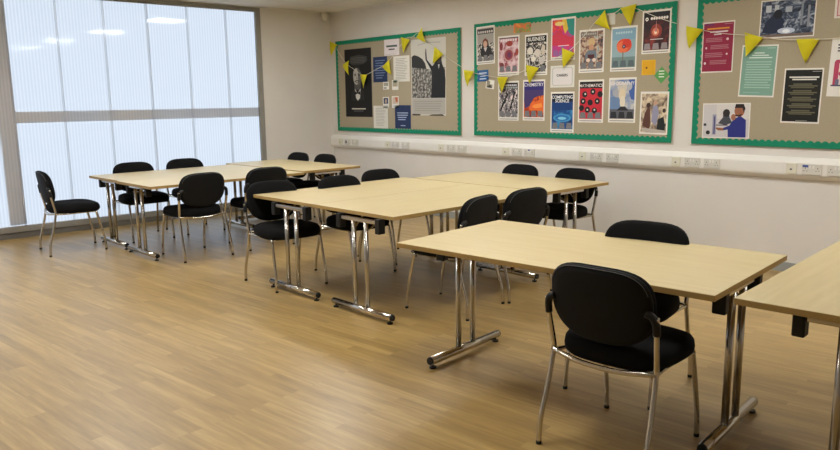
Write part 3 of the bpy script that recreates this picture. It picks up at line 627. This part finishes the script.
chairs = [
    (1.072, -4.065, -4.3, 'black chair at the window end of the furthest tables, alone, seen side-on'),
    (.945, -3.287, -91, 'black chair on the window side of the furthest tables, left of two'),
    (.90, -2.66, -90, 'black chair on the window side of the furthest tables, right of two'),
    (2.21, -3.29, 92, 'black chair seen from behind at the near side of the furthest tables'),
    (.885, -1.46, 180, 'black chair by the far corner beyond the furthest tables, left of two'),
    (1.395, -1.40, 178, 'black chair by the far corner beyond the furthest tables, right of two'),
    (2.17, -2.56, 88, 'black chair at furthest tables, its back rising directly behind another chair'),
    (3.825, -3.23, -94.7, 'black chair half hidden by the left corner of the middle tables'),
    (3.91, -2.575, -89, 'black chair at the window side of middle tables, second from the left'),
    (3.72, -1.96, -90, 'black chair at the window side of middle tables, nearest the wall'),
    (5.265, -2.745, 103, 'black chair between middle and front tables, left of the pair'),
    (5.225, -2.15, 90, 'black chair between middle and front tables, right of the pair'),
    (4.165, -.94, 180, 'black chair against the wall side of the middle tables, left of two'),
    (4.82, -.93, 178, 'black chair against the wall side of the middle tables, right of two'),
    (7.283, -3.665, 4, 'black chair nearest the camera, seen from behind at the front table'),
    (6.935, -3.11, 191, 'black chair on the far side of the front table, facing the camera')]
ch = make_chair()
for i, (x, y, a, lb) in enumerate(chairs):
    o = ch if i == 0 else copy_tree(ch)
    o.location = (x, y, 0); o.rotation_euler = (0, 0, D(a)); tag(o, lb, 'chair', CG)

# ------------------------------------------------------------------ tables (long axis along local X)
def make_table(L, W, ends, name='folding_table'):
    t = empty(name)
    b = MB()
    vs = b.box(-L / 2, L / 2, -W / 2, W / 2, .704, .73, M['laminate'], .0025)
    ke, ku = b.mi(M['edge']), b.mi(M['underside'])
    for f in b.bm.faces:
        f.normal_update()
        if abs(f.normal.z) < .8: f.material_index = ke
        elif f.normal.z < 0: f.material_index = ku
    b.build('tabletop', t)
    for x, dy in ends:
        s = 1 if x < 0 else -1
        for q in (-1, 1):
            b = MB(); b.cyl((x, dy + q * .066, .05), (x, dy + q * .066, .68), .0165, M['satin'], 16); b.build('leg', t)
        b = MB(); b.cyl((x, dy - .315, .046), (x, dy + .315, .046), .0235, M['chrome'], 20); ft = b.build('foot', t)
        for q in (-1, 1):
            c = MB(); c.cyl((x, dy + q * .3151, .046), (x, dy + q * .325, .046), .0225, M['black_plastic'], 20, .020); c.build('end_cap', ft)
            c = MB(); c.cyl((x, dy + q * .295, 0), (x, dy + q * .295, .010), .020, M['black_plastic'], 16); c.cyl((x, dy + q * .295, .009), (x, dy + q * .295, .024), .006, M['black_plastic'], 8); c.build('levelling_foot', ft)
        b = MB(); b.box(x - .017, x + .017, dy - .188, dy + .188, .664, .690, M['chrome'], .004); b.build('crossbar', t)
        for q in (-1, 1):
            b = MB(); b.box(x - .026, x + .03, dy + q * .210 - .023, dy + q * .210 + .023, .602, .7035, M['black_plastic'], .006); b.build('hinge_bracket', t)
            b = MB(); b.tube([(x, dy + q * .066, .60), (x + s * .05, dy + q * .085, .635), (x + s * .13, dy + q * .11, .69), (x + s * .145, dy + q * .113, .7035)], .006, M['chrome'], 8); b.build('stay', t)
    return t
TG = 'pale wood folding tables on chrome legs'
def table(cx, cy, rot, L, W, label, dx=0.0, dy=0.0, ins=.10, far=(0, 0)):
    t = make_table(L, W, [(-L / 2 + ins + dx, dy), (L / 2 - ins + dx + far[0], dy + far[1])])
    t.location = (cx, cy, 0); t.rotation_euler = (0, 0, rot); return tag(t, label, 'table', TG)
table(6.781, -3.312, .110, 1.68, .935, 'pale wood folding table in the front, chairs on both long sides', far=(.05, -.05))
table(8.075, -2.775, PI / 2 + .085, 1.71, .838, 'pale wood folding table cut off by the right edge of the photo')
# middle group: two side by side, a third across their far end
table(3.99, -2.53, PI / 2 + .036, 1.70, .868, 'pale wood folding table, left of the two side by side in the middle cluster', dx=-.07, dy=-.14, ins=.06)
table(4.862, -2.50, PI / 2 + .036, 1.70, .868, 'pale wood folding table, right of the two side by side in the middle cluster', dx=-.07, dy=-.10, ins=.06)
table(4.43, -1.205, .035, 1.62, .88, 'pale wood folding table set crosswise at the wall end of the middle cluster')
# far group by the window
table(1.234, -2.956, PI / 2 + .045, 1.69, .766, 'pale wood folding table closest to the window in the furthest cluster', dy=.10)
table(2.004, -2.945, PI / 2 + .045, 1.69, .766, 'pale wood folding table behind a rear-facing chair in the furthest cluster', dy=.12)
table(1.41, -1.665, .05, 1.61, .81, 'pale wood folding table set crosswise at the corner end of the furthest cluster')

# ------------------------------------------------------------------ world, camera, view
w = bpy.data.worlds.new('World'); SC.world = w; w.use_nodes = True
w.node_tree.nodes['Background'].inputs[0].default_value = (.7, .8, 1, 1); w.node_tree.nodes['Background'].inputs[1].default_value = .3
cd = bpy.data.cameras.new('camera'); cam = bpy.data.objects.new('camera', cd); COL.objects.link(cam); SC.camera = cam
cd.sensor_width = 36; cd.sensor_fit = 'HORIZONTAL'; cd.lens = 726.40 / 840 * 36; cd.clip_start = .05
yaw, pit, rol = .84241, .17179, -.01255
f = Vector((-math.sin(yaw) * math.cos(pit), math.cos(yaw) * math.cos(pit), -math.sin(pit)))
r = Vector((math.cos(yaw), math.sin(yaw), 0)); u = r.cross(f)
c, s = math.cos(rol), math.sin(rol)
r2 = c * r + s * u; u2 = -s * r + c * u
cam.matrix_world = Matrix(((r2.x, u2.x, -f.x, 8.92231), (r2.y, u2.y, -f.y, -6.30774), (r2.z, u2.z, -f.z, 1.48375), (0, 0, 0, 1)))
vs = SC.view_settings; vs.view_transform = 'Standard'; vs.look = 'None'; vs.exposure = 0.0; vs.gamma = 1.0; vs.use_curve_mapping = False
SC.cycles.max_bounces = 10; SC.cycles.diffuse_bounces = 5; SC.cycles.glossy_bounces = 4; SC.cycles.transparent_max_bounces = 12
SC.cycles.use_denoising = True
